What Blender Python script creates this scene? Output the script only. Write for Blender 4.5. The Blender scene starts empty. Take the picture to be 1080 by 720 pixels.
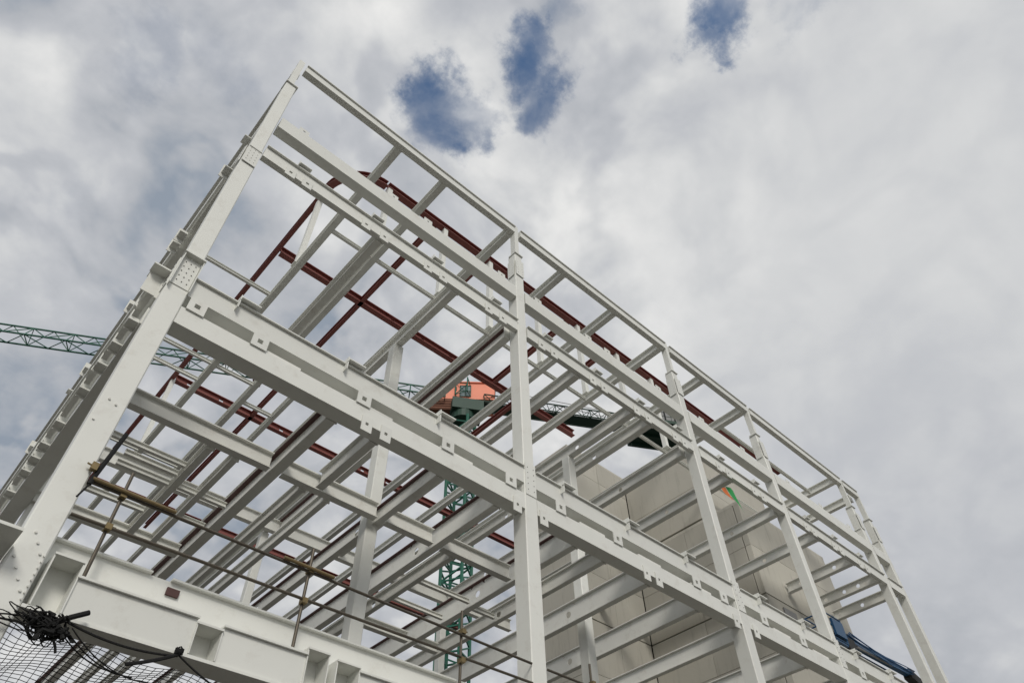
import bpy, math, random
from mathutils import Vector, Matrix
R = math.radians
random.seed(7)
ZO = 1.6                       # heights below are measured from eye level; the ground lies 1.6 m lower
sc = bpy.context.scene
col = sc.collection

# ------------------------------------------------------------------ materials
def mat(name, base, rough=0.5, var=0.06, scale=2.0, metal=0.0, dirt=None, dirt_amt=0.0, bump=0.0, bscale=30.0, streak=False, tint=0.0, rust=0.0):
    m = bpy.data.materials.new(name); m.use_nodes = True
    nt = m.node_tree; n = nt.nodes; l = nt.links
    b = n['Principled BSDF']; b.inputs['Roughness'].default_value = rough; b.inputs['Metallic'].default_value = metal
    tc = n.new('ShaderNodeTexCoord')
    nz = n.new('ShaderNodeTexNoise'); nz.inputs['Scale'].default_value = scale; nz.inputs['Detail'].default_value = 6
    l.new(tc.outputs['Object'], nz.inputs['Vector'])
    mx = n.new('ShaderNodeMix'); mx.data_type = 'RGBA'
    mx.inputs[6].default_value = (*[max(0, c*(1-var)) for c in base], 1)
    mx.inputs[7].default_value = (*[min(1, c*(1+var)) for c in base], 1)
    l.new(nz.outputs['Fac'], mx.inputs[0]); out = mx.outputs[2]
    if dirt:
        nd = n.new('ShaderNodeTexNoise'); nd.inputs['Scale'].default_value = scale*2.3; nd.inputs['Detail'].default_value = 8; nd.inputs['Roughness'].default_value = .7
        if streak:
            mp = n.new('ShaderNodeMapping'); mp.inputs['Scale'].default_value = (3, 3, .35)
            l.new(tc.outputs['Object'], mp.inputs['Vector']); l.new(mp.outputs[0], nd.inputs['Vector'])
        else:
            l.new(tc.outputs['Object'], nd.inputs['Vector'])
        rp = n.new('ShaderNodeValToRGB'); rp.color_ramp.elements[0].position = .54; rp.color_ramp.elements[1].position = .78
        l.new(nd.outputs['Fac'], rp.inputs['Fac'])
        ml = n.new('ShaderNodeMath'); ml.operation = 'MULTIPLY'; ml.inputs[1].default_value = dirt_amt
        l.new(rp.outputs['Color'], ml.inputs[0])
        m2 = n.new('ShaderNodeMix'); m2.data_type = 'RGBA'; m2.inputs[7].default_value = (*dirt, 1)
        l.new(out, m2.inputs[6]); l.new(ml.outputs[0], m2.inputs[0]); out = m2.outputs[2]
    if tint:
        oi = n.new('ShaderNodeObjectInfo'); mr = n.new('ShaderNodeMapRange'); l.new(oi.outputs['Random'], mr.inputs[0]); mr.inputs[3].default_value = 1-tint; mr.inputs[4].default_value = 1+tint*.35
        vmul = n.new('ShaderNodeVectorMath'); vmul.operation = 'SCALE'; l.new(out, vmul.inputs[0]); l.new(mr.outputs[0], vmul.inputs['Scale']); out = vmul.outputs[0]
    if rust:                                                    # small rust spots and runs, where primer was knocked off
        mp2 = n.new('ShaderNodeMapping'); mp2.inputs['Scale'].default_value = (1, 1, .45); l.new(tc.outputs['Object'], mp2.inputs['Vector'])
        nr = n.new('ShaderNodeTexNoise'); nr.inputs['Scale'].default_value = 5.5; nr.inputs['Detail'].default_value = 9; nr.inputs['Roughness'].default_value = .75; l.new(mp2.outputs[0], nr.inputs['Vector'])
        rr = n.new('ShaderNodeMapRange'); l.new(nr.outputs['Fac'], rr.inputs[0]); rr.inputs[1].default_value = .69; rr.inputs[2].default_value = .80; rr.inputs[3].default_value = 0; rr.inputs[4].default_value = rust
        m3 = n.new('ShaderNodeMix'); m3.data_type = 'RGBA'; l.new(rr.outputs[0], m3.inputs[0]); l.new(out, m3.inputs[6]); m3.inputs[7].default_value = (.24, .15, .09, 1); out = m3.outputs[2]
    l.new(out, b.inputs['Base Color'])
    if bump:
        nb = n.new('ShaderNodeTexNoise'); nb.inputs['Scale'].default_value = bscale; nb.inputs['Detail'].default_value = 5
        l.new(tc.outputs['Object'], nb.inputs['Vector'])
        bp = n.new('ShaderNodeBump'); bp.inputs['Strength'].default_value = bump; bp.inputs['Distance'].default_value = .02
        l.new(nb.outputs['Fac'], bp.inputs['Height']); l.new(bp.outputs[0], b.inputs['Normal'])
    return m

M = dict(
    white = mat('white_paint', (.755, .76, .715), .45, .05, 1.1, dirt=(.42, .37, .30), dirt_amt=.32, tint=.07, rust=.6),
    white2= mat('white_paint_weathered', (.745, .745, .70), .5, .07, 1.6, dirt=(.38, .32, .25), dirt_amt=.40, tint=.12, rust=.8),
    maroon= mat('red_oxide_primer', (.20, .055, .045), .55, .16, 2.2, dirt=(.24, .12, .09), dirt_amt=.45),
    maroon_shade= mat('shaded_red_primer', (.075, .03, .026), .6, .2, 2.2),  # red primer darkened: shade under the top flanges is put into the colour
    green = mat('crane_green', (.010, .11, .07), .5, .15, 1.4, dirt=(.05, .07, .04), dirt_amt=.4),
    dkgreen=mat('crane_deck_green', (.014, .05, .032), .6, .2, 1.0),
    salmon= mat('machinery_house_sheet', (.88, .29, .18), .6, .05, 1.3, dirt=(.6, .28, .2), dirt_amt=.25),
    rust  = mat('rusty_sheet', (.17, .07, .04), .8, .3, 1.5),
    conc  = mat('precast_concrete', (.50, .48, .42), .85, .09, .55, dirt=(.24, .225, .19), dirt_amt=.6, bump=.25, bscale=7, streak=True, tint=.14),
    black = mat('black_rope', (.007, .007, .007), .9, .3, 6),
    dark  = mat('bolt_steel', (.11, .105, .10), .5, .2, 8, metal=.4),
    tube  = mat('scaffold_tube', (.10, .085, .065), .5, .35, 3, metal=.5, dirt=(.05, .033, .02), dirt_amt=.7),
    ytube = mat('yellow_scaffold_tube', (.17, .12, .05), .5, .35, 4, dirt=(.07, .045, .025), dirt_amt=.9),
    clamp = mat('brass_clamp', (.20, .15, .07), .5, .3, 9, metal=.5, dirt=(.07, .05, .03), dirt_amt=.8),
    blue  = mat('boom_blue', (.010, .065, .15), .4, .12, 2, dirt=(.05, .06, .09), dirt_amt=.4),
    hose  = mat('blue_hose', (.012, .08, .20), .45, .3, 6),
    rubber= mat('black_rubber', (.02, .02, .02), .7, .2, 5),
    grey  = mat('machine_grey', (.22, .22, .22), .5, .15, 3),
    flagg = mat('green_cloth', (.03, .34, .09), .7, .08, 3),
    flago = mat('orange_cloth', (.75, .2, .06), .7, .08, 3),
    glass = mat('cab_glass', (.16, .22, .23), .12, .1, 2),
    joint = mat('joint_sealant', (.035, .032, .03), .9, .1, 3),
    wood  = mat('timber_board', (.42, .27, .13), .7, .2, 2.5),
)

# ------------------------------------------------------------------ mesh collector
class MB:
    def __init__(s): s.v = []; s.f = []; s.m = []
    def add(s, vs, fs, mi=0):
        o = len(s.v); s.v += [tuple(v) for v in vs]
        s.f += [tuple(o+i for i in f) for f in fs]; s.m += [mi]*len(fs)
        return s
    def box(s, x0, x1, y0, y1, z0, z1, mi=0):
        vs = [(x, y, z) for z in (z0, z1) for y in (y0, y1) for x in (x0, x1)]
        return s.add(vs, [(0,2,3,1),(4,5,7,6),(0,1,5,4),(2,6,7,3),(0,4,6,2),(1,3,7,5)], mi)
    def tube(s, p, q, r, n=8, r2=None, mi=0):
        p, q = Vector(p), Vector(q); d = (q-p).normalized()
        a = d.orthogonal().normalized(); b = d.cross(a); r2 = r if r2 is None else r2
        vs = []
        for c, rr in ((p, r), (q, r2)):
            for k in range(n):
                t = 2*math.pi*k/n; vs.append(c + rr*(math.cos(t)*a + math.sin(t)*b))
        fs = [(k, (k+1) % n, n+(k+1) % n, n+k) for k in range(n)] + [tuple(range(n-1, -1, -1)), tuple(range(n, 2*n))]
        return s.add(vs, fs, mi)
    def path(s, pts, r, n=6, mi=0):
        pts = [Vector(p) for p in pts]; rings = []
        for i, p in enumerate(pts):
            d = (pts[min(i+1, len(pts)-1)] - pts[max(i-1, 0)]).normalized()
            a = d.cross(Vector((.13, .31, .94))).normalized(); b = d.cross(a)
            rings.append([p + r*(math.cos(2*math.pi*k/n)*a + math.sin(2*math.pi*k/n)*b) for k in range(n)])
        vs = [v for g in rings for v in g]; fs = []
        for i in range(len(rings)-1):
            for k in range(n): fs.append((i*n+k, i*n+(k+1) % n, (i+1)*n+(k+1) % n, (i+1)*n+k))
        fs += [tuple(range(n-1, -1, -1)), tuple((len(rings)-1)*n+k for k in range(n))]
        return s.add(vs, fs, mi)
    def bar(s, p, q, w, h, mi=0):                       # rectangular bar between two points
        p, q = Vector(p), Vector(q); d = (q-p).normalized()
        up = Vector((0, 0, 1)) if abs(d.z) < .95 else Vector((0, 1, 0))
        a = d.cross(up).normalized(); b = a.cross(d)
        vs = [c + sx*a*w/2 + sy*b*h/2 for c in (p, q) for sx, sy in ((-1,-1),(1,-1),(1,1),(-1,1))]
        return s.add(vs, [(3,2,1,0),(4,5,6,7),(0,1,5,4),(1,2,6,5),(2,3,7,6),(3,0,4,7)], mi)
    def frame_plate(s, o, u, v, w, h, t, hw, hh, mi=0): # plate with a rectangular hole: centre o, axes u, v
        o, u, v = Vector(o), Vector(u), Vector(v); n = u.cross(v)
        vs = []
        for k in (-.5, .5):
            for a, b in ((w, h), (hw, hh)):
                for sx, sy in ((-1,-1),(1,-1),(1,1),(-1,1)):
                    vs.append(o + u*sx*a/2 + v*sy*b/2 + n*k*t)
        fs = []
        for k in range(4):
            j = (k+1) % 4
            fs += [(k, 4+k, 4+j, j), (8+k, 8+j, 12+j, 12+k), (k, j, 8+j, 8+k), (4+k, 12+k, 12+j, 4+j)]
        return s.add(vs, fs, mi)
    def build(s, name, m, parent=None, loc=None, smooth=False):
        me = bpy.data.meshes.new(name)
        off = Vector(loc) if loc else Vector((0, 0, 0))
        me.from_pydata([Vector(v) + Vector((0, 0, ZO)) - off for v in s.v], [], s.f)
        for mm in (m if isinstance(m, (list, tuple)) else [m]): me.materials.append(M[mm] if isinstance(mm, str) else mm)
        me.polygons.foreach_set('material_index', s.m)
        if smooth: me.polygons.foreach_set('use_smooth', [True]*len(s.f))
        me.update()
        o = bpy.data.objects.new(name, me); col.objects.link(o)
        if loc: o.location = loc
        if parent:
            o.parent = parent
            o.matrix_parent_inverse = Matrix.Translation(-pos(parent))
        return o

def pos(o):
    p = Vector(o.location)
    return p if o.parent is None else p
def thing(name, loc, label, cat, group=None):
    o = bpy.data.objects.new(name, None); col.objects.link(o); o.empty_display_size = .5
    o.location = loc; o['label'] = label; o['category'] = cat
    if group: o['group'] = group
    return o
def tag(o, label, cat, group=None):
    o['label'] = label; o['category'] = cat
    if group: o['group'] = group
    return o

# ------------------------------------------------------------------ rolled sections
def ibeam(axis, a0, a1, c, z0, d, w, tf=.028, tw=.02, holes=(), hr=.1, redtop=False):
    """I section along X or Y; c = middle of the other axis; z0 = underside; holes = positions along the axis."""
    mb = MB(); h = w/2
    def P(a, b, z): return (a, b, z) if axis == 'X' else (b, a, z)
    fl = lambda z, mi: mb.add([P(a, c+sx*h, zz) for a in (a0, a1) for sx, zz in ((-1, z), (1, z), (1, z+tf), (-1, z+tf))],
                              [(3,2,1,0),(4,5,6,7),(0,1,5,4),(1,2,6,5),(2,3,7,6),(3,0,4,7)], mi)
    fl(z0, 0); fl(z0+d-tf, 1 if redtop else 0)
    zb, zt = z0+tf-.001, z0+d-tf+.001
    cuts = []; hh = (zt-zb)/2; r = min(hr, hh*.8)
    for p in sorted(holes):
        if a0+hh < p < a1-hh and (not cuts or p-cuts[-1] > 2*hh+.05): cuts.append(p)
    def web(b0, b1):
        if b1-b0 < 1e-4: return
        mb.add([P(a, c+sx*tw/2, z) for a in (b0, b1) for sx, z in ((-1, zb), (1, zb), (1, zt), (-1, zt))],
               [(0,4,7,3),(1,2,6,5),(3,2,1,0),(4,5,6,7)])
    prev = a0; N = 16
    for p in cuts:
        web(prev, p-hh); prev = p+hh
        zc = (zb+zt)/2; vs = []
        for sx in (-1, 1):
            for k in range(N):
                t = 2*math.pi*(k+.5)/N; ct, st = math.cos(t), math.sin(t); q = hh/max(abs(ct), abs(st))
                vs.append(P(p+q*ct, c+sx*tw/2, zc+q*st))
            for k in range(N):
                t = 2*math.pi*(k+.5)/N
                vs.append(P(p+r*math.cos(t), c+sx*tw/2, zc+r*math.sin(t)))
        fs = []
        for k in range(N):
            j = (k+1) % N
            fs += [(k, j, N+j, N+k), (2*N+k, 3*N+k, 3*N+j, 2*N+j), (N+k, N+j, 3*N+j, 3*N+k)]
        mb.add(vs, fs)
    web(prev, a1)
    if axis == 'Y' and a0 < 13:
        mb.box(c-h-.02, c+h+.02, a0-.012, a0+.012, z0-.03, z0+d+.03)
    return mb

def bolts(mb, pts, nrm, r=.016, t=.02, mi=1):
    nrm = Vector(nrm)
    for p in pts: mb.tube(Vector(p), Vector(p)+nrm*t, r, 6, mi=mi)

# ================================================================== the setting
g = MB(); g.add([(-700, -700, -ZO), (900, -700, -ZO), (900, 900, -ZO), (-700, 900, -ZO)], [(0, 1, 2, 3)])
gm = mat('site_gravel', (.085, .079, .068), .95, .25, .35, dirt=(.04, .036, .03), dirt_amt=.6, bump=.5, bscale=9)
go = g.build('ground', gm); go['kind'] = 'structure'

# ================================================================== white steel frame
FR = thing('steel_frame_building', (18, 10, 0), 'unfinished white steel building frame of columns, girders and open floor beams', 'building frame')
XL = [.65, 9.82, 18.6, 24.58, 32.95, 34.68]            # column edges on the front
XR = [1.06, 10.23, 19.02, 24.95, 33.32, 35.05]
YF = 10.0                                               # front plane
cols = []
def column(x0, x1, y0, y1, splices, top, cap=True, name='column'):
    w = x1-x0; d = y1-y0
    levels = [-ZO] + [s for s in splices] + [top]
    mb = MB()
    for i in range(len(levels)-1):
        k = .022*i
        ch = .02
        a0, a1, b0, b1 = x0+k, x1-k, y0+k, y1-k
        z0, z1 = levels[i], levels[i+1]
        prof = [(a0+ch, b0), (a1-ch, b0), (a1, b0+ch), (a1, b1), (a0, b1), (a0, b0+ch)]
        n = len(prof)
        mb.add([(x, y, z) for z in (z0, z1) for x, y in prof],
               [(j, (j+1) % n, n+(j+1) % n, n+j) for j in range(n)] + [tuple(range(n-1, -1, -1)), tuple(range(n, 2*n))])
    o = mb.build(name, 'white', FR)
    return o
for i in range(6):
    x0, x1 = XL[i], XR[i]; xm = (x0+x1)/2
    sp = [11.6, 16.5] if i == 0 else [11.3, 19.6]
    c = column(x0, x1, YF-.012, YF+.42, sp, 20.85)
    cols.append(c)
    # slimmer post above the column head, carrying the roof edge beam
    MB().box(xm-.14, xm+.04, YF+.03, YF+.26, 20.9, 22.72).box(xm-.19, xm+.19, YF-.02, YF+.34, 20.852, 20.9).build('column_head', 'white', c)
    # bolted splice plates (front and side face)
    for zc, hh, bm in ((11.22, .42, 'dark'), (16.2, .4, 'white2')) if i == 0 else ((10.9, .5, 'grey'), (20.0, .45, 'white2')):
        sp_ = MB().box(x0+.03, x1-.03, YF-.03, YF-.0125, zc-hh, zc+hh)
        bolts(sp_, [(xm+dx, YF-.03, zc+dz*hh*.34) for dx in (-.1, 0, .1) if i == 0 or abs(dx) > .05 for dz in (-2, -1, 0, 1, 2)], (0, -1, 0), .012, .012)
        sp_.build('splice_plate', ['white', bm], c)
        sp_ = MB().box(x0-.018, x0-.0005, YF+.05, YF+.36, zc-hh, zc+hh)
        bolts(sp_, [(x0-.018, YF+.12+dy, zc+dz*hh*.34) for dy in (0, .16) for dz in (-2, -1, 0, 1, 2)], (-1, 0, 0), .012, .012)
        sp_.build('splice_plate', ['white', bm], c)
# foot of the corner column: exposed bolt heads beside the girder
for p_, r_ in [((.72+.085*((k*3) % 4), YF-.012, 4.5+.16*k*.8), .018) for k in range(8)] + [((1.03, YF-.012, 4.45+.085*k), .013) for k in range(9)] + [((.72, YF-.012, 7.35), .02), ((.9, YF-.012, 7.75), .02), ((.78, YF-.012, 7.8), .02)]:
    b_ = MB(); bolts(b_, [p_], (0, -1, 0), r_, .02, 0); b_.build('bolt', 'white2', cols[0])
MB().box(.64, 1.07, YF-.16, YF-.0135, 11.66, 11.70).box(.655, .672, YF-.13, YF-.0135, 10.7, 11.655).box(1.04, 1.057, YF-.13, YF-.0135, 10.7, 11.655).build('splice_shelf', 'white', cols[0])
MB().box(.69, 1.03, YF-.05, YF-.0135, 16.52, 16.57).build('splice_shelf', 'white', cols[0])

# lug with a square hole
def lug(parent, x, y, z, w=.3, h=.36, hole=.1, nm='bracket_plate'):
    MB().frame_plate((x, y, z), (1, 0, 0), (0, 0, 1), w, h, .025, hole, hole).build(nm, 'white', parent)

pairs16 = [1.84, 2.33, 4.18, 4.78, 6.3, 6.86, 8.61, 9.18, 10.83, 11.38, 13.19, 13.74, 15.4, 16.0, 17.5, 18.05, 20.1, 20.7, 22.4, 23.0, 26.1, 26.7, 28.3, 28.9, 30.5, 31.1]
lugs18 = [1.73, 4.84, 6.15, 9.22, 10.9, 13.4, 14.4, 17.3, 20.0, 22.8, 26.2, 28.9, 31.4]
plates10 = [1.31, 2.63, 5.1, 7.4, 9.35, 11.05, 13.2, 16.6, 17.9, 20.0, 22.2, 26.0, 28.5, 31.0]
hang10 = [5.27, 5.75, 9.55, 10.42, 14.25, 14.75, 18.3, 19.3]
for i in range(5):
    a, b = XR[i]+.004, XL[i+1]-.004
    # roof edge beam
    x_ = a-.05 if i else .99
    p = MB().box(x_, b+.1, YF+.02, YF+.24, 22.25, 22.58).box(x_, b+.1, YF-.035, YF+.24, 22.582, 22.62).build('roof_edge_beam', 'white', FR)
    # upper rail: box section with lugs standing on it
    r = MB().box(a, b, YF+.002, YF+.31, 18.25, 18.8).build('box_girder', 'white', FR)
    for x in lugs18:
        if a < x < b: lug(r, x, YF+.05, 18.93, .3, .26, .07)
    # lower rail: I section with paired lugs
    r = MB().box(a, b, YF+.0, YF+.17, 16.53, 16.98).box(a, b, YF-.075, YF+.17, 16.982, 17.01).build('cladding_rail', 'white', FR)
    for j, x in enumerate(pairs16):
        if a < x < b:
            lug(r, x, YF-.02, 16.57, .28, .36, .085)
            if j % 2 == 0:
                MB().box(x+.10, x+.45, YF-.15, YF+.1, 17.08, 17.11).box(x+.08, x+.099, YF-.15, YF+.1, 17.012, 17.16).build('stiffener', 'white', r)
    # second-floor edge girder: I section above, box section below, square plates between
    up = MB().box(a, b, YF+.0, YF+.34, 10.72, 11.2).box(a, b, YF-.065, YF+.34, 11.202, 11.23).build('edge_girder', 'white', FR)
    lo = MB().box(a, b, YF-.004, YF+.37, 9.95, 10.39).build('box_girder', 'white', FR)
    for x in plates10:
        if a < x < b: lug(up, x, YF-.03, 10.54, .34, .33, .11)
    for x in hang10:
        if a < x < b: lug(lo, x, YF-.02, 9.93, .26, .4, .075)
    k = 0; x = a+.9
    while x < b-.5:
        MB().box(x, x+.42, YF-.17, YF+.1, 11.275, 11.305).box(x-.022, x-.001, YF-.15, YF-.002, 11.0, 11.2).box(x-.022, x-.001, YF-.15, YF+.1, 11.233, 11.36).build('stiffener', 'white', up)
        x += 2.55; k += 1
    x = a+1.6
    while x < b-1.5:
        MB().box(x, x+.95, YF+.06, YF+.30, 10.41, 10.52).build('packing_strip', 'white2', lo)
        x += 2.3
# first-floor plate girder in front of its floor beam
def plate_girder(a, b, pockets, notch=None):
    o = MB().box(a, b, YF+.32, YF+.35, 4.5, 5.55).box(a, b, YF-.02, YF+.42, 4.455, 4.4995).build('edge_girder', 'white', FR)
    if notch:
        MB().box(a, notch, YF+.24, YF+.48, 5.552, 5.58).box(notch+.3, b, YF+.24, YF+.48, 5.552, 5.58).build('top_flange', 'white', o)
        MB().box(notch+.28, notch+.47, YF+.28, YF+.319, 5.34, 5.45).build('cleat_plate', 'maroon_shade', o)
    else:
        MB().box(a, b, YF+.24, YF+.48, 5.552, 5.58).build('top_flange', 'white', o)
    prev = a
    for p0, p1, zt in pockets + [(b, b, 0)]:
        if prev > a and p0-prev > .2:
            MB().box(prev, p0, YF+.0, YF+.319, 4.503, 5.0).box(prev-.01, p0+.01, YF-.05, YF+.319, 5.003, 5.035).build('girder_panel', 'white', o)
        if p1 > p0:
            MB().box(p0, p1, YF-.05, YF+.319, zt, zt+.03).box(p0, p0+.018, YF-.03, YF+.319, 4.51, zt-.001).box(p1-.018, p1, YF-.03, YF+.319, 4.51, zt-.001).build('bracket_pocket', 'white', o)
        prev = p1
    return o
g1 = plate_girder(1.065, 9.81, [(1.13, 1.52, 5.2), (3.2, 3.6, 4.93), (4.97, 5.36, 5.1), (5.5, 5.94, 5.06), (7.4, 7.8, 4.95)], 2.44)
for i in range(1, 5): plate_girder(XR[i]+.005, XL[i+1]-.005, [(XR[i]+.1, XR[i]+.5, 5.1), (XR[i]+3, XR[i]+3.4, 4.95)])

# side elevation: the same members running back from the corner column
def side(z0, z1, x0, x1, y1=44.0, nm='side_girder'):
    return MB().box(x0, x1, YF+.43, y1, z0, z1).build(nm, 'white', FR)
ibeam('Y', YF+.43, 44, .83, 22.25, .4, .2).build('roof_edge_beam', 'white', FR)
s18 = side(18.25, 18.8, .70, .98); s16 = ibeam('Y', YF+.43, 44, .84, 16.53, .57, .26).build('cladding_rail', 'white', FR)
s11 = ibeam('Y', YF+.43, 44, .80, 10.72, .6, .36).build('side_girder', 'white', FR); s10 = side(9.95, 10.39, .62, .98)
s4 = side(4.45, 5.0, .42, .64, 40); s5 = side(5.1, 5.46, .70, .9, 40)
for y in (10.75, 13.3, 13.75, 16.6, 20, 25):
    MB().box(.50, .70, y, y+.26, 16.35, 16.38).box(.47, .705, y+.262, y+.28, 16.2, 16.75).build('bracket', 'white', s16)
for y in (10.9, 17, 24):
    MB().box(.52, .698, y, y+.3, 18.4, 18.43).build('bracket', 'white', s18)
for y in (10.55, 11.3, 12.0, 12.9, 14.2, 15.1, 15.7, 16.3, 17.3, 18.6, 20, 21.6):
    MB().box(.43, .618, y, y+.24, 10.05, 10.08).box(.43, .45, y, y+.24, 10.082, 10.30).box(.45, .618, y+.242, y+.26, 10.0, 10.36).build('bracket', 'white', s10)
MB().box(.40, .43, 10.6, 40, 10.46, 10.7).build('cladding_angle', 'white', s10)
MB().box(.33, .63, 10.45, 10.47, 10.75, 11.3).box(.30, .64, 10.2, 10.46, 11.302, 11.34).build('bracket', 'white', s11)
MB().box(.12, .64, 9.55, 10.6, 5.12, 5.16).box(.12, .14, 9.55, 10.6, 5.162, 5.5).build('bracket', 'white', s4)
# columns further back along the side
for y in (17.3, 24.3, 31.3, 38.3): column(.98+.004, 1.32, y, y+.34, [], 22.2)

# ---------------- roof beams (underside 22.3)
def hs(a, b, n, j=.6): return [a+(b-a)*(k+.5)/n+random.uniform(-j, j) for k in range(n)]
for x, w, y1 in ((4.75, .24, 44), (6.72, .24, 44), (9.82, .25, 44), (12.67, .25, 44), (15.62, .25, 44), (18.55, .26, 44), (21.5, .26, 44), (24.6, .3, 20.0), (32.72, .25, 13.4), (34.87, .25, 13.4)):
    y0 = YF+.24 if x < 34 else YF+.45
    ibeam('Y', y0, y1, x, 22.27, .40, w).build('roof_beam', 'white', FR)
ibeam('Y', 22.4, 44, 8.35, 22.29, .36, .2).build('roof_beam', 'white', FR)
for y, segs in ((14.55, ((4.87, 6.6), (6.84, 9.69), (9.95, 12.54), (12.8, 15.49), (15.75, 18.42), (18.68, 21.37), (21.63, 24.45), (24.76, 32.59))), (12.6, ((18.68, 21.37), (21.63, 24.45), (24.76, 32.59))), (11.6, ((24.76, 32.59),)),
                (22.3, ((6.84, 9.69),)), (18.7, ((.95, 4.62),)), (23.65, ((.95, 4.62), (4.87, 6.6))), (24.95, ((.95, 4.62), (6.84, 8.24))),
                (31.2, ((.95, 4.62), (4.87, 6.6))), (32.7, ((4.87, 6.6), (6.84, 8.24), (8.46, 9.69)))):
    for a, b in segs: ibeam('X', a, b, y, 22.32, .16, .12, .014, .012).build('roof_purlin', 'white', FR)

# ---------------- third-level floor beams (underside 16.5)
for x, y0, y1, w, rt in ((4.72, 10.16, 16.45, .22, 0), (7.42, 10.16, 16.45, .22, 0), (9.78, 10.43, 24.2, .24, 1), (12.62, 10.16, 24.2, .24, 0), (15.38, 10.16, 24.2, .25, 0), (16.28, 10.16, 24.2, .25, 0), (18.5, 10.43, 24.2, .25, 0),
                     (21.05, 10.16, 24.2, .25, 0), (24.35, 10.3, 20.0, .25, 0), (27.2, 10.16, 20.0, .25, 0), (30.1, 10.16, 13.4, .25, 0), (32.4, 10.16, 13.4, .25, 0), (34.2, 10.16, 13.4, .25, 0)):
    ibeam('Y', y0, y1, x, 16.5, .46, w, holes=hs(y0+1, y1, 3) if x > 12 else (), hr=.09, redtop=bool(rt)).build('floor_beam', ['white2', 'maroon_shade'], FR)
xs3 = [1.33, 4.72, 7.42, 9.78, 12.62, 15.5, 18.5, 21.05]
ibeam('X', 1.0, 9.65, 16.58, 16.5, .46, .24).build('floor_beam', 'white2', FR)
ibeam('X', 1.33, 22.5, 24.33, 16.42, .55, .24).build('floor_beam', 'white2', FR)

# ---------------- second-level floor beams (underside 9.95)
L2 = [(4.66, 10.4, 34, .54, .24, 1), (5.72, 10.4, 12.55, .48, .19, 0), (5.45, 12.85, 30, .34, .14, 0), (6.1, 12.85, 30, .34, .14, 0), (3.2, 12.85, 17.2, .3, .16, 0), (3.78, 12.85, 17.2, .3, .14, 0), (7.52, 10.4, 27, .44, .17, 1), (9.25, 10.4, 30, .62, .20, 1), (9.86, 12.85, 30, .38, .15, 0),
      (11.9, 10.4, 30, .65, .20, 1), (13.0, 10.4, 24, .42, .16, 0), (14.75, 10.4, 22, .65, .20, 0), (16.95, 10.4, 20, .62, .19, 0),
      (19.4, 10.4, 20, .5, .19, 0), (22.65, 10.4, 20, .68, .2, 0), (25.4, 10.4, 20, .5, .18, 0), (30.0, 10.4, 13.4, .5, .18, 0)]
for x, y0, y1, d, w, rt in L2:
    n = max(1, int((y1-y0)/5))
    ibeam('Y', y0, y1, x, 9.96, d, w, holes=hs(y0+.5, y1, n) if x > 7 else (), hr=.1, redtop=bool(rt)).build('floor_beam', ['white2', 'maroon_shade'], FR)
for y, segs in ((12.7, ((1.0, 4.5), (4.82, 7.38), (7.66, 9.09), (9.41, 11.74), (12.06, 12.88))),
                (17.3, ((1.0, 4.5), (9.98, 11.74), (12.06, 12.88))), (21.5, ((1.0, 4.5), (7.66, 9.09), (9.98, 11.74)))):
    for a, b in segs: ibeam('X', a, b, y, 9.975, .42 if y < 15 else .3, .2).build('floor_beam', 'white2', FR)
# interior columns carrying those floors
column(7.27, 7.60, 12.88, 13.2, [], 16.49)
column(15.22, 15.56, 13.15, 13.48, [], 16.49)
column(9.2, 9.5, 24.5, 24.8, [], 16.41)
column(18.4, 18.72, 24.5, 24.82, [], 16.41)
# braces and secondary thin ribs (stair frames) inside
for a, b, y, z in ((1.0, 3.1, 13.9, 10.02), (1.9, 3.1, 14.3, 10.02), (1.9, 3.1, 14.75, 10.02), (3.3, 4.48, 14.7, 10.02), (3.88, 4.48, 15.8, 10.02), (1.0, 3.1, 16.1, 10.02), (9.98, 11.75, 14.4, 10.02), (9.98, 11.75, 15.6, 10.02), (12.06, 12.88, 14.6, 10.02)):
    ibeam('X', a, b, y, z, .13, .1, .012, .01).build('trimmer', 'white2', FR)

# ================================================================== red-oxide plant screen on the roof
ZR = 27.6
PS = thing('rooftop_screen_frame', (4.7, 14.5, 22.7+ZO), 'dark red oxide primed steel frame standing on white posts above the roof', 'steel frame')
def red(axis, a0, a1, c, d=.42, w=.3, holes=(), nm='red_beam'):
    return ibeam(axis, a0, a1, c, ZR, d, w, .035, .02, holes, .12).build(nm, 'maroon', PS)
red('X', 6.6, 37.0, 14.5, .36, .3)
cv = MB(); Rr = 1.85; N = 14                                 # rolled corner
ctr = (4.68+Rr, 14.5+Rr)
for z in (ZR, ZR+.325):
    vs = []; fs = []
    for k in range(N+1):
        t = math.pi + k*(math.pi/2)/N
        for rr in (Rr-.15, Rr+.15):
            for zz in (z, z+.035): vs.append((ctr[0]+rr*math.cos(t), ctr[1]+rr*math.sin(t), zz))
    for k in range(N):
        o = 4*k; q = o+4
        fs += [(o, q, q+2, o+2), (o+1, o+3, q+3, q+1), (o, o+1, q+1, q), (o+2, q+2, q+3, o+3)]
    fs += [(0, 2, 3, 1), (4*N, 4*N+1, 4*N+3, 4*N+2)]
    cv.add(vs, fs)
vs = []; fs = []
for k in range(N+1):
    t = math.pi + k*(math.pi/2)/N
    vs += [(ctr[0]+Rr*math.cos(t), ctr[1]+Rr*math.sin(t), ZR+.034), (ctr[0]+Rr*math.cos(t), ctr[1]+Rr*math.sin(t), ZR+.326)]
for k in range(N): fs.append((2*k, 2*k+2, 2*k+3, 2*k+1))
cv.add(vs, fs); cv.build('curved_corner', 'maroon', PS)
red('Y', 14.5+Rr, 46, 4.68, .36, .2)
red('Y', 14.66, 46, 9.35, .36, .2)
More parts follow.
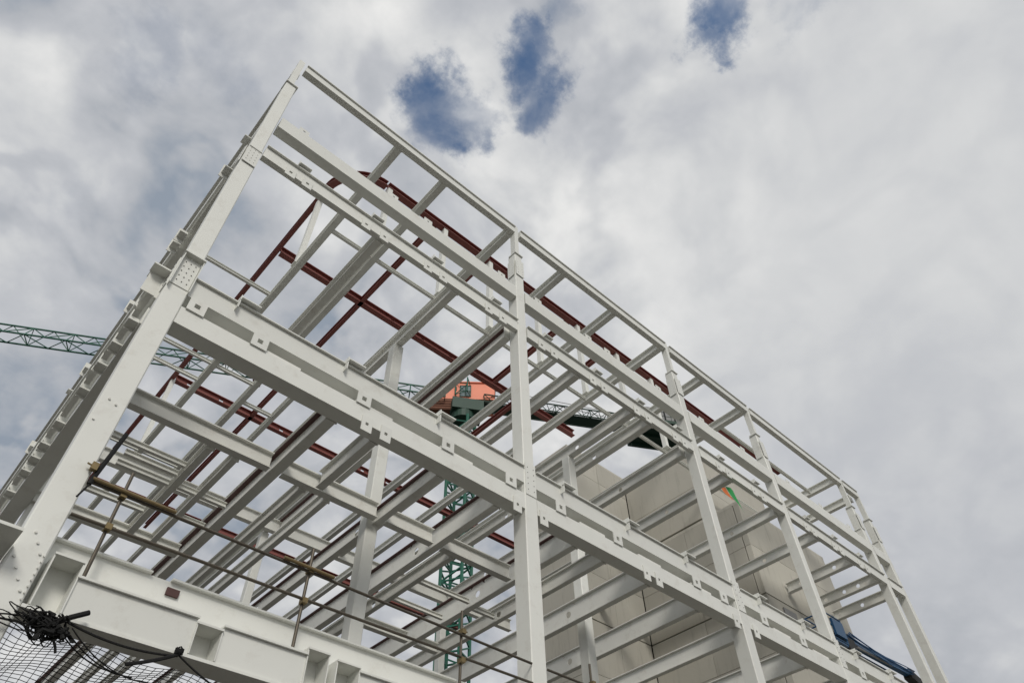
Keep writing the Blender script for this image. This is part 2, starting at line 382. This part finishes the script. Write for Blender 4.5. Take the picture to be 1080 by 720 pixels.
for x, y0, y1 in ((12.35, 14.66, 20.4), (18.0, 14.66, 20.4), (20.0, 20.8, 31.4), (21.0, 14.66, 20.4)): red('Y', y0, y1, x, .3, .22)
for y, x1 in ((20.62, 24.5), (31.7, 30), (43.4, 36)): red('X', 4.84, x1, y, .42, .3, [5.6+1.9*k for k in range(12)])
for x, y in ((4.75, 17.0), (6.72, 14.5), (9.82, 14.5), (12.55, 14.5), (15.6, 14.5), (18.5, 14.5), (21.5, 14.5), (24.3, 14.5), (4.75, 31.7)):
    MB().box(x-.11, x+.11, y-.11, y+.11, 22.72, ZR-.002).box(x-.17, x+.17, y-.17, y+.17, 22.675, 22.718).build('screen_post', 'white', PS)

# ================================================================== precast concrete core
CC = thing('concrete_core', (28, 20, 0), 'beige precast concrete stair and lift core with open joints behind the steel', 'concrete core')
def panel_wall(axis, a0, a1, c, face, zs, cuts, t=.3):
    """stack of precast panels; axis = direction of the wall, c = outer plane, face = sign of the outer normal"""
    A = [a0] + cuts + [a1]
    for (za, zb) in zip(zs[:-1], zs[1:]):
        for i in range(len(A)-1):
            p, q = A[i]+(.008 if i else 0), A[i+1]-(.008 if i < len(A)-2 else 0)
            ga = .012 if (round(za, 1) not in (15.8, 20.8)) else .06
            z0, z1 = za+ga, zb-.008
            ch = .015; b0, b1 = c, c - face*t
            prof = [(p, b1), (q, b1), (q, c-face*ch), (q-ch, c), (p+ch, c), (p, c-face*ch)]
            n = len(prof); mb = MB()
            mk = (lambda u, v, z: (u, v, z)) if axis == 'X' else (lambda u, v, z: (v, u, z))
            mb.add([mk(u, v, z) for z in (z0, z1) for u, v in prof],
                   [(j, (j+1) % n, n+(j+1) % n, n+j) for j in range(n)] + [tuple(range(n-1, -1, -1)), tuple(range(n, 2*n))])
            mb.build('wall_panel', 'conc', CC)
zsA = [-ZO, 3.2, 6.0, 8.5, 10.8, 13.3, 15.8, 18.3, 20.8, 24.4, 25.8]
zsB = [-ZO, 3.2, 6.0, 8.5, 10.8, 13.3, 15.8, 18.3, 20.6]
panel_wall('X', 23.2, 27.97, 20.1, -1, zsA, [25.6])
panel_wall('Y', 20.45, 24.4, 23.2, -1, zsA, [])
panel_wall('X', 28.0, 35.9, 13.5, -1, zsB, [31.9])
panel_wall('Y', 13.85, 20.08, 28.0, -1, zsB, [16.9])
panel_wall('Y', 13.85, 24.4, 35.9, 1, zsB, [18])
zsC = [20.85, 22.8, 24.8]
panel_wall('X', 28.0, 35.0, 15.3, -1, zsC, [31.9])
panel_wall('Y', 15.63, 20.08, 28.0, -1, zsC, [])
panel_wall('Y', 15.63, 24.4, 35.0, 1, zsC, [20])
MB().box(28.32, 34.68, 15.63, 24.3, 20.76, 24.6).build('inner_wall', 'joint', CC)
MB().box(28.0, 35.0, 15.3, 24.4, 24.802, 24.9).build('parapet', 'conc', CC)
MB().box(23.52, 35.5, 20.42, 24.3, -ZO, 20.4).build('inner_wall', 'joint', CC)
MB().box(23.52, 27.95, 20.42, 24.3, 20.42, 25.6).build('inner_wall', 'joint', CC)
MB().box(28.32, 35.55, 13.82, 20.3, -ZO, 20.4).build('inner_wall', 'joint', CC)
MB().box(23.2, 28.0, 20.1, 24.4, 25.802, 25.95).build('parapet', 'conc', CC)
MB().box(28.0, 35.9, 13.5, 24.4, 20.6, 20.75).build('parapet', 'conc', CC)
for x in (29.6, 33.2):
    MB().box(x-.5, x+.5, 13.42, 13.499, 15.2, 15.5).build('cast_in_plate', 'grey', CC)

# ================================================================== tower crane
cx, cy = 32.2, 41.2; HJ = 50.0
TC = thing('tower_crane', (cx, cy, 0), 'green lattice tower crane with long jib and salmon machinery house behind the frame', 'tower crane')
def obox(mb, c, u, v, lu, lv, z0, z1, mi=0):
    c = Vector(c); pts = [c + u*a*lu/2 + v*b*lv/2 for a, b in ((-1,-1),(1,-1),(1,1),(-1,1))]
    vs = [(p.x, p.y, z) for z in (z0, z1) for p in pts]
    mb.add(vs, [(3,2,1,0),(4,5,6,7),(0,1,5,4),(1,2,6,5),(2,3,7,6),(3,0,4,7)], mi)
def lattice(mb, p, q, corners, step, rc, rd, n=6):
    """truss between p and q; corners = offsets of the chords (vectors)"""
    p, q = Vector(p), Vector(q); L = (q-p).length; d = (q-p)/L; m = int(L/step)
    for c in corners: mb.tube(p+c, q+c, rc, n)
    k_ = len(corners)
    for i in range(m):
        a = p + d*(L*i/m); b = p + d*(L*(i+1)/m); h = (a+b)/2
        for j in range(k_):
            c0, c1 = corners[j], corners[(j+1) % k_]
            mb.tube(a+c0, a+c1, rd, 4)
            mb.tube(a+c0, h+c1, rd, 4); mb.tube(h+c1, b+c0, rd, 4)
w = .95
mb = MB(); a45 = R(27)
crn = [Vector((w*(math.cos(a45)*sx-math.sin(a45)*sy), w*(math.sin(a45)*sx+math.cos(a45)*sy), 0)) for sx, sy in ((-1,-1),(1,-1),(1,1),(-1,1))]
lattice(mb, (cx, cy, -ZO), (cx, cy, HJ-2.6), crn, 1.9, .15, .085); mb.build('mast', 'green', TC)
jd = Vector((-.873, .487, 0)).normalized(); jn = Vector((jd.y, -jd.x, 0))
J0 = Vector((cx, cy, HJ))
mb = MB(); lattice(mb, J0+jd*2, J0+jd*52, [-jn*.7, jn*.7, Vector((0, 0, 1.6))], 3.4, .10, .05); mb.build('jib', 'green', TC)
mb = MB(); lattice(mb, J0-jd*2, J0-jd*23, [-jn*.8, jn*.8, jn*.8+Vector((0, 0, 1.0)), -jn*.8+Vector((0, 0, 1.0))], 1.8, .085, .045)
obox(mb, J0-jd*12, jd, jn, 20, 1.3, HJ-.05, HJ+.02); mb.build('counter_jib', 'dkgreen', TC)
mb = MB(); obox(mb, J0-jd*22, jd, jn, 7, 4.4, HJ-.6, HJ-.2)
for k in (-1.6, 0, 1.6): obox(mb, J0-jd*22+jn*k, jd, jn, 6.6, .25, HJ-.95, HJ-.602)
mb.build('counterweight_deck', 'dkgreen', TC)
mb = MB()
for k in range(4): obox(mb, J0-jd*(20.2+1.1*k), jd, jn, .9, 2.4, HJ-.18, HJ+2.4)
mb.build('counterweight', 'grey', TC)
mb = MB(); mb.tube((cx, cy, HJ-2.6), (cx, cy, HJ-1.7), 1.2, 20); obox(mb, J0-jd*.3, jd, jn, 3.2, 2.4, HJ-1.69, HJ-.3)
mb.build('slewing_platform', 'dkgreen', TC)
vd = Vector((.616, -.788, 0)); vd = Vector((math.cos(R(-39)), math.sin(R(-39)), 0)); vn = Vector((-vd.y, vd.x, 0))
hc = J0 + vd*.3 + vn*1.2
mb = MB(); obox(mb, hc, vd, vn, 5.8, 2.6, HJ+.6, HJ+2.9); obox(mb, hc, vd, vn, 6.1, 2.9, HJ+2.902, HJ+3.02)
hh = mb.build('machinery_house', 'salmon', TC)
mb = MB(); obox(mb, hc-vn*1.32+vd*-.15, vd, vn, 1.1, .08, HJ+.95, HJ+2.4, 1)
for k in (-.55, 0, .55): obox(mb, hc-vn*1.37+vd*(k-.15), vd, vn, .09, .06, HJ+.9, HJ+2.45)
for z in (.88, 1.65, 2.42): obox(mb, hc-vn*1.37+vd*-.15, vd, vn, 1.2, .05, HJ+z, HJ+z+.07)
mb.build('window', ['dkgreen', 'glass'], hh)
mb = MB(); obox(mb, hc-vd*2.6-vn*.9, vd, vn, 3.0, 1.4, HJ-1.2, HJ+.25); 
for k in range(4): obox(mb, hc-vd*2.6-vn*1.63, vd, vn, 3.05, .05, HJ-1.1+.33*k, HJ-.98+.33*k)
mb.build('ballast_box', 'rust', TC)
mb = MB(); lattice(mb, J0+Vector((0, 0, 1)), J0+Vector((0, 0, 3.0)), [c*.7 for c in crn], 1.8, .08, .05); mb.build('tower_head', 'green', TC)
mb = MB()
for s in (-.6, .6): mb.tube(J0+Vector((0, 0, 2.9)), J0-jd*21+jn*s+Vector((0, 0, 1.05)), .035, 6)
mb.build('pendant_tie', 'dark', TC)
mb = MB()
for s in (-2.1, 2.1):
    for k in range(5): 
        p = J0-jd*(18.8+1.6*k)+jn*s
        mb.tube(p+Vector((0, 0, -.2)), p+Vector((0, 0, 1.0)), .03, 5)
    for z in (.4, 1.0): mb.tube(J0-jd*18.8+jn*s+Vector((0, 0, z)), J0-jd*25.2+jn*s+Vector((0, 0, z)), .03, 5)
mb.build('handrail', 'dkgreen', TC)
mb = MB(); q = J0+jd*20                                     # trolley under the jib
obox(mb, q, jd, jn, 1.6, 1.7, HJ-.45, HJ-.2); mb.tube(q+Vector((0, 0, -.4)), q+Vector((0, 0, -1.6)), .2, 8)
mb.build('trolley', 'maroon', TC)

# ================================================================== guard rail of scaffold tube on the first floor
GR = thing('guard_rail', (1.6, 10, 5.05+ZO), 'rusty scaffold tube guard rail clamped along the first floor edge girder', 'guard rail')
yr = YF+.0
mb = MB(); mb.tube((1.07, yr-.02, 6.36), (9.8, yr-.02, 6.26), .025, 10); mb.build('top_rail', 'tube', GR, smooth=False)
for x0_, x1_, z_ in ((1.10, 2.35, 6.385), (4.2, 5.15, 6.36)): MB().tube((x0_, yr-.075, z_), (x1_, yr-.075, z_-.01), .029, 10).build('rail_sleeve', 'ytube', GR)
mb = MB(); mb.tube((1.07, yr-.02, 5.80), (9.8, yr-.02, 5.88), .025, 10); mb.build('mid_rail', 'tube', GR)
for z_ in (6.26, 5.88): MB().tube((10.24, yr-.02, z_), (18.58, yr-.02, z_), .025, 10).build('top_rail' if z_ > 6 else 'mid_rail', 'tube', GR)
for x in (1.58, 4.73, 8.03, 11.6, 15.0):
    mb = MB(); mb.tube((x, yr+.035, 5.045), (x, yr+.035, 6.78), .027, 10); mb.box(x-.07, x+.07, yr-.0, yr+.09, 5.036, 5.05); mb.build('upright', 'tube', GR)
    mb = MB()
    for z in (6.35, 5.81): mb.box(x-.045, x+.045, yr-.06, yr+.07, z-.045, z+.045); mb.tube((x+.05, yr-.02, z+.02), (x+.10, yr-.02, z+.02), .012, 6)
    mb.build('coupler', 'clamp', GR)
PT = MB(); PT.tube((1.09, yr-.07, 6.28), (1.24, yr+.02, 7.35), .035, 10); PT.tube((1.02, yr-.13, 6.0), (1.10, yr-.07, 6.29), .014, 8)
po = thing('black_tube', (1.1, yr, 6.3+ZO), 'short black tube leaning on the corner column with a yellow clamp', 'tube')
PT.build('tube_body', 'black', po)
mb = MB(); mb.box(1.0, 1.09, yr-.12, yr-.04, 6.5, 6.62); mb.tube((.94, yr-.08, 6.58), (1.06, yr-.08, 6.56), .014, 6); mb.build('tube_clamp', 'clamp', po)

# ================================================================== debris net and rope bundle below the first floor
nx, ny, st = 52, 36, .09
def netz(x, y):
    u = (y-10.42)/3.0
    return 4.44 - .30*math.sin(min(u, 1)*math.pi*.62)*(.9+.3*math.sin(x*1.7)) - .05*math.sin(x*5+y*3)
mb = MB()
for i in range(nx+1):
    x = -.25+i*st
    mb.path([(x+.03*math.sin(y0*2+i), y0, netz(x, y0)) for y0 in [10.44+.17*k for k in range(20)]], .0055, 3)
for j in range(ny+1):
    y = 10.45+j*.088
    mb.path([(x0, y+.025*math.sin(x0*4+j), netz(x0, y)) for x0 in [-.25+.19*k for k in range(25)]], .0055, 3)
tag(mb.build('safety_net', 'black'), 'black safety net sagging under the first floor girder', 'net')
mb = MB()
rng = random.Random(3)
cxx, cyy, czz = 1.5, 9.86, 4.30
for k in range(20):                                             # loose loops hanging left of the knot
    c0 = Vector((cxx+rng.uniform(-.34, .10), cyy+rng.uniform(-.05, .12), czz+rng.uniform(-.16, .06))); ra = rng.uniform(.05, .19); rb = rng.uniform(.02, .09); ph = rng.uniform(0, 6); tl = rng.uniform(-.9, .5)
    pts = []
    for q in range(17):
        t = ph + q*.36; a, b = ra*math.cos(t), rb*math.sin(t)
        pts.append(c0 + Vector((a*math.cos(tl)-b*math.sin(tl), .05*math.sin(2*t+k)+.04*math.cos(t), a*math.sin(tl)+b*math.cos(tl)+.02*math.sin(3*t))))
    mb.path(pts, rng.uniform(.006, .014), 5)
for k in range(6):                                              # wide slack loops
    c0 = Vector((cxx-.32+rng.uniform(-.12, .12), cyy, czz-.02+rng.uniform(-.08, .05))); ra = rng.uniform(.22, .42); tl = rng.uniform(-.35, .25)
    mb.path([c0 + Vector((ra*math.cos(t)*math.cos(tl), .04*math.sin(2*t+k), ra*math.cos(t)*math.sin(tl)+rng.uniform(.03, .05)*math.sin(t)+.03*math.sin(2*t+k))) for t in [q*.4 for q in range(16)]], rng.uniform(.006, .011), 5)
for k in range(30):                                             # knotted core
    p = Vector((cxx+rng.uniform(-.08, .08), cyy+rng.uniform(-.06, .05), czz+rng.uniform(-.10, .10))); pts = [p]
    for q in range(6):
        pts.append(pts[-1] + Vector((rng.uniform(-.07, .06), rng.uniform(-.04, .04), rng.uniform(-.07, .05))))
    mb.path(pts, rng.uniform(.012, .026), 5)
bn = mb.build('rope_bundle', 'black'); tag(bn, 'tangled bundle of black rope tied to the girder bottom flange', 'rope')
MB().path([(1.45, 9.86, 4.30), (1.62, 9.84, 4.44), (1.80, 9.86, 4.57)], .034, 8).build('rope_end', 'black', bn)
mb = MB()
def catn(p, q, sag, n=14): 
    p, q = Vector(p), Vector(q); return [p.lerp(q, k/n) + Vector((0, 0, -sag*4*(k/n)*(1-k/n))) for k in range(n+1)]
mb.path(catn((1.55, 9.9, 4.42), (3.06, 9.9, 4.40), .09), .016, 6)
mb.path(catn((1.1, 9.9, 4.36), (1.5, 9.9, 4.30), .03), .014, 6)
mb.path(catn((3.06, 9.9, 4.42), (2.45, 9.85, 4.10), .02), .024, 6)
mb.path(catn((3.06, 9.9, 4.42), (3.9, 9.95, 4.12), .03), .013, 6)
for k in range(5): mb.path([(3.06+.05*math.cos(t+k), 9.9+.05*math.sin(t+k), 4.44+.018*math.sin(3*t)+.012*k) for t in [i*.55 for i in range(13)]], .011, 5)
for k in range(3): mb.path(catn((1.5+.1*k, 9.9, 4.35), (2.4+.3*k, 10.3, 4.15), .09+.03*k), .009, 5)
tag(mb.build('tie_rope', 'black'), 'black tie rope drooping between two knots along the girder', 'rope')

# ================================================================== blue boom lift on the second floor edge
BL = thing('boom_lift', (36.5, 11.3, 0), 'blue boom lift reaching along the second floor behind the right columns', 'boom lift')
yb = 11.0
mb = MB(); mb.bar((28.6, yb, 12.86), (33.6, yb, 12.98), .22, .26); mb.bar((28.3, yb+.2, 12.6), (32.2, yb+.2, 12.66), .10, .12); mb.build('upper_boom', 'blue', BL)
mb = MB(); mb.tube((28.7, yb-.16, 12.62), (31.6, yb-.16, 12.72), .05, 10); mb.build('hydraulic_ram', 'grey', BL)
mb = MB()
for k in range(6):
    mb.path([(27.9+.9*q+.05*k, yb-.24-.03*(k % 3), 12.78+.035*k+.05*math.sin(q*1.1+k*1.7)-.10*math.sin(math.pi*q/6)) for q in range(7)], .022, 6)
mb.build('hydraulic_hose', 'hose', BL)
mb = MB(); mb.bar((33.4, yb, 12.95), (36.4, yb, 12.2), .34, .42); mb.bar((36.4, yb, 12.2), (36.5, yb+.3, .6), .4, .46); mb.build('lower_boom', 'rubber', BL)
mb = MB()
for x in (26.4, 27.6):
    for y in (yb-.3, yb+.5): mb.tube((x, y, 12.3), (x, y, 13.3), .035, 8)
for z in (12.35, 12.85, 13.28):
    for p, q in (((26.4, yb-.3), (27.6, yb-.3)), ((26.4, yb+.5), (27.6, yb+.5)), ((26.4, yb-.3), (26.4, yb+.5)), ((27.6, yb-.3), (27.6, yb+.5))): mb.tube((*p, z), (*q, z), .03, 8)
mb.box(26.4, 27.6, yb-.3, yb+.5, 12.24, 12.3); mb.box(26.7, 27.5, yb-.40, yb-.31, 12.45, 13.1); mb.build('basket', 'blue', BL)
MB().box(27.62, 28.5, yb-.2, yb+.25, 12.4, 12.95).box(27.7, 28.3, yb-.3, yb-.21, 12.2, 12.7).build('platform_bracket', 'rubber', BL)
mb = MB(); mb.box(35.4, 38.2, 10.5, 12.3, -.9, -.2); mb.box(35.7, 37.6, 10.6, 12.2, -.19, .6); mb.build('chassis', 'blue', BL)
for x in (35.8, 37.8):
    for y in (10.3, 12.5):
        mb = MB(); mb.tube((x, y-.17, -1.12), (x, y+.17, -1.12), .48, 20); mb.build('wheel', 'rubber', BL)

# small things hung on the third level edge
fl = thing('warning_pennant', (20.9, 10.3, 15.9+ZO), 'small green and orange cloth pennant hanging under the third level rail', 'pennant')
def cloth(pts, name, m):
    n = 6; vs = []; fs = []
    a, b, c = [Vector(p) for p in pts]
    for i in range(n+1):
        for j in range(n+1-i):
            p = a + (b-a)*i/n + (c-a)*j/n; vs.append((p.x, p.y+.03*math.sin(i*1.3+j), p.z))
    idx = {}; k = 0
    for i in range(n+1):
        for j in range(n+1-i): idx[i, j] = k; k += 1
    for i in range(n):
        for j in range(n-i):
            fs.append((idx[i, j], idx[i+1, j], idx[i, j+1]))
            if j < n-i-1: fs.append((idx[i+1, j], idx[i+1, j+1], idx[i, j+1]))
    MB().add(vs, fs).build(name, m, fl)
cloth([(20.75, 10.30, 16.25), (21.35, 10.30, 16.30), (21.65, 10.30, 15.35)], 'green_cloth', 'flagg')
cloth([(20.55, 10.36, 16.05), (20.95, 10.36, 16.28), (21.25, 10.36, 15.65)], 'orange_cloth', 'flago')

# ================================================================== camera
r = Vector((0.73900965, -0.67337482, -0.02076246)); u = Vector((-0.49683329, -0.56555668, 0.65825704)); F = Vector((0.45499607, 0.47614282, 0.75250687))
cam = bpy.data.cameras.new('camera'); co = bpy.data.objects.new('camera', cam); col.objects.link(co)
mw = Matrix(((r.x, u.x, -F.x, 0), (r.y, u.y, -F.y, 0), (r.z, u.z, -F.z, ZO), (0, 0, 0, 1)))
co.matrix_world = mw
cam.sensor_width = 36; cam.lens = 36*738.66/1080; cam.clip_start = .1; cam.clip_end = 5000
sc.camera = co

# ================================================================== sky and light
SUN_AZ, SUN_EL = R(210), R(36)      # azimuth clockwise from +Y
sd = Vector((math.sin(SUN_AZ)*math.cos(SUN_EL), math.cos(SUN_AZ)*math.cos(SUN_EL), math.sin(SUN_EL)))
sl = bpy.data.lights.new('sun', 'SUN'); sl.energy = 1.65; sl.angle = R(16); sl.color = (1, .955, .88)
so = bpy.data.objects.new('sun', sl); col.objects.link(so); so.rotation_euler = sd.to_track_quat('Z', 'Y').to_euler(); so.location = (0, 0, 80)

wd = bpy.data.worlds.new('World'); sc.world = wd; wd.use_nodes = True
nt = wd.node_tree; n = nt.nodes; l = nt.links
bg = n['Background']
sky = n.new('ShaderNodeTexSky'); sky.sky_type = 'NISHITA'; sky.sun_disc = False; sky.sun_elevation = SUN_EL; sky.sun_rotation = SUN_AZ
tc = n.new('ShaderNodeTexCoord')
def vm(op, a=None, b=None):
    x = n.new('ShaderNodeVectorMath'); x.operation = op
    for i, q in enumerate((a, b)):
        if q is None: continue
        if hasattr(q, 'links'): l.new(q, x.inputs[i])
        else: x.inputs[i].default_value = q
    return x
def mt(op, a, b=None, clamp=False):
    x = n.new('ShaderNodeMath'); x.operation = op; x.use_clamp = clamp
    for i, q in enumerate((a, b)):
        if q is None: continue
        if hasattr(q, 'links'): l.new(q, x.inputs[i])
        else: x.inputs[i].default_value = q
    return x.outputs[0]
def ss(v, lo, hi):
    x = n.new('ShaderNodeMapRange'); x.interpolation_type = 'SMOOTHSTEP'
    l.new(v, x.inputs[0]); x.inputs[1].default_value = lo; x.inputs[2].default_value = hi
    return x.outputs[0]
nrm = vm('NORMALIZE', tc.outputs['Generated']).outputs[0]
sep = n.new('ShaderNodeSeparateXYZ'); l.new(nrm, sep.inputs[0])
zz = mt('ADD', mt('MAXIMUM', sep.outputs[2], 0.0), .45)
cmb = n.new('ShaderNodeCombineXYZ')
l.new(mt('DIVIDE', sep.outputs[0], zz), cmb.inputs[0]); l.new(mt('DIVIDE', sep.outputs[1], zz), cmb.inputs[1])
P = cmb.outputs[0]                                                # the cloud layer as a plane overhead
def noise(scale, detail, rough, dist=0.0, off=(0, 0, 0)):
    mp = vm('ADD', P, off).outputs[0]
    x = n.new('ShaderNodeTexNoise'); l.new(mp, x.inputs['Vector']); x.inputs['Scale'].default_value = scale
    x.inputs['Detail'].default_value = detail; x.inputs['Roughness'].default_value = rough; x.inputs['Distortion'].default_value = dist
    return x.outputs['Fac']
nzd = n.new('ShaderNodeTexNoise'); l.new(P, nzd.inputs['Vector']); nzd.inputs['Scale'].default_value = 12; nzd.inputs['Detail'].default_value = 7; nzd.inputs['Roughness'].default_value = .62
ragged = vm('ADD', nrm, vm('MULTIPLY', vm('SUBTRACT', nzd.outputs['Color'], (.5, .5, .5)).outputs[0], (.17, .17, .17)).outputs[0]).outputs[0]
big = noise(2.7, 3, .5, .3, (3.1, 1.7, 0)); med = noise(8.0, 5, .52, .25, (1.3, 8.2, 0)); fine = noise(13, 7, .56, .2, (5, 2, 0))
def lobe(d, a, b, src=None):                                      # 1 near direction d, 0 beyond
    dt = vm('DOT_PRODUCT', src or nrm, tuple(Vector(d).normalized())); 
    return ss(dt.outputs['Value'], math.cos(R(b)), math.cos(R(a)))
med2 = noise(11, 5, .55, .4, (7.7, 2.2, 0))
HOLES = (((.204, .344, .9166), 2.9, 1.0), ((.2375, .3183, .9178), 2.4, .9), ((.2593, .1906, .9468), 2.0, .9), ((.262, .2211, .9394), 2.6, 1.0), ((.2956, .2446, .9235), 2.2, .9),
         ((.3892, .0188, .921), 2.3, .95), ((.4057, .0408, .9131), 1.7, .8), ((.2505, .1544, .9557), 1.8, .6), ((-.0466, .4513, .8911), 3.0, .45), ((-.1217, .4886, .864), 2.6, .5), ((-.1127, .5291, .841), 2.6, .5),
         ((-.0851, .6356, .7673), 3.0, .3), ((.4404, -.0623, .8956), 2.0, .6))
# cloud brightness: soft puffs, calmer and brighter towards the right of the building
br = mt('ADD', mt('MULTIPLY', mt('SUBTRACT', big, .5), .6), mt('MULTIPLY', mt('SUBTRACT', med, .5), 1.0))
br = mt('ADD', br, mt('MULTIPLY', mt('SUBTRACT', fine, .5), .55))
amp = mt('SUBTRACT', 1.0, mt('MULTIPLY', lobe((.78, -.04, .62), 8, 36), .78))
puff = noise(6.4, 4, .5, .35, (2.4, 6.1, 0))
crease = mt('SUBTRACT', 1.0, ss(mt('ABSOLUTE', mt('SUBTRACT', puff, .47)), 0.0, .11))
br = mt('SUBTRACT', mt('ADD', br, .05), mt('MULTIPLY', crease, .20))
br = mt('MULTIPLY', br, amp)
br = mt('ADD', br, mt('MULTIPLY', lobe((.62, .10, .78), 2, 40), .17))
br = mt('SUBTRACT', br, mt('MULTIPLY', lobe((.95, .2, .30), 4, 32), .10))
br = mt('ADD', br, mt('MULTIPLY', lobe((-.05, .42, .9), 2, 20), .05))
br = mt('SUBTRACT', br, mt('MULTIPLY', lobe((-.25, .72, .62), 6, 34), .01))
br = mt('ADD', br, mt('MULTIPLY', lobe(sd, 5, 70), .25))
br = mt('ADD', br, .545)
rmp = n.new('ShaderNodeValToRGB'); l.new(br, rmp.inputs['Fac']); cr = rmp.color_ramp
cr.elements[0].position = .16; cr.elements[0].color = (.28, .325, .39, 1)
cr.elements[1].position = 1.0; cr.elements[1].color = (.86, .855, .84, 1)
for p, c in ((.38, (.445, .465, .50)), (.55, (.525, .54, .57)), (.70, (.635, .645, .655))):
    e = cr.elements.new(p); e.color = (*c, 1)
# holes of clear blue where the layer is thin
rag2 = vm('NORMALIZE', ragged).outputs[0]
hole = None
for d, b, k in HOLES:
    x = mt('MULTIPLY', lobe(d, 0, b*1.55, rag2), k); hole = x if hole is None else mt('MAXIMUM', hole, x)
hn = mt('ADD', hole, mt('MULTIPLY', mt('SUBTRACT', .5, med2), 1.6))
hn = mt('ADD', hn, mt('MULTIPLY', mt('SUBTRACT', .5, fine), .9))
hm = mt('MULTIPLY', mt('MULTIPLY', ss(hn, .10, 1.25), ss(hole, .0, 1.0)), .92)
skc = n.new('ShaderNodeMix'); skc.data_type = 'RGBA'; skc.blend_type = 'MULTIPLY'; skc.inputs[0].default_value = 1
l.new(sky.outputs[0], skc.inputs[6]); skc.inputs[7].default_value = (.42, .86, 1.15, 1)
# cloud colours are divided by the background strength so both share it
ST = .10
cs = n.new('ShaderNodeMix'); cs.data_type = 'RGBA'; cs.blend_type = 'MULTIPLY'; cs.inputs[0].default_value = 1
l.new(rmp.outputs['Color'], cs.inputs[6]); cs.inputs[7].default_value = (1/ST, 1/ST, 1/ST, 1); cs.clamp_result = False
fin = n.new('ShaderNodeMix'); fin.data_type = 'RGBA'
l.new(hm, fin.inputs[0]); l.new(cs.outputs[2], fin.inputs[6]); l.new(skc.outputs[2], fin.inputs[7])
l.new(fin.outputs[2], bg.inputs['Color']); bg.inputs['Strength'].default_value = ST

sc.render.engine = 'CYCLES'
vs_ = sc.view_settings; vs_.view_transform = 'Standard'; vs_.look = 'None'; vs_.exposure = 0; vs_.gamma = 1; vs_.use_curve_mapping = False
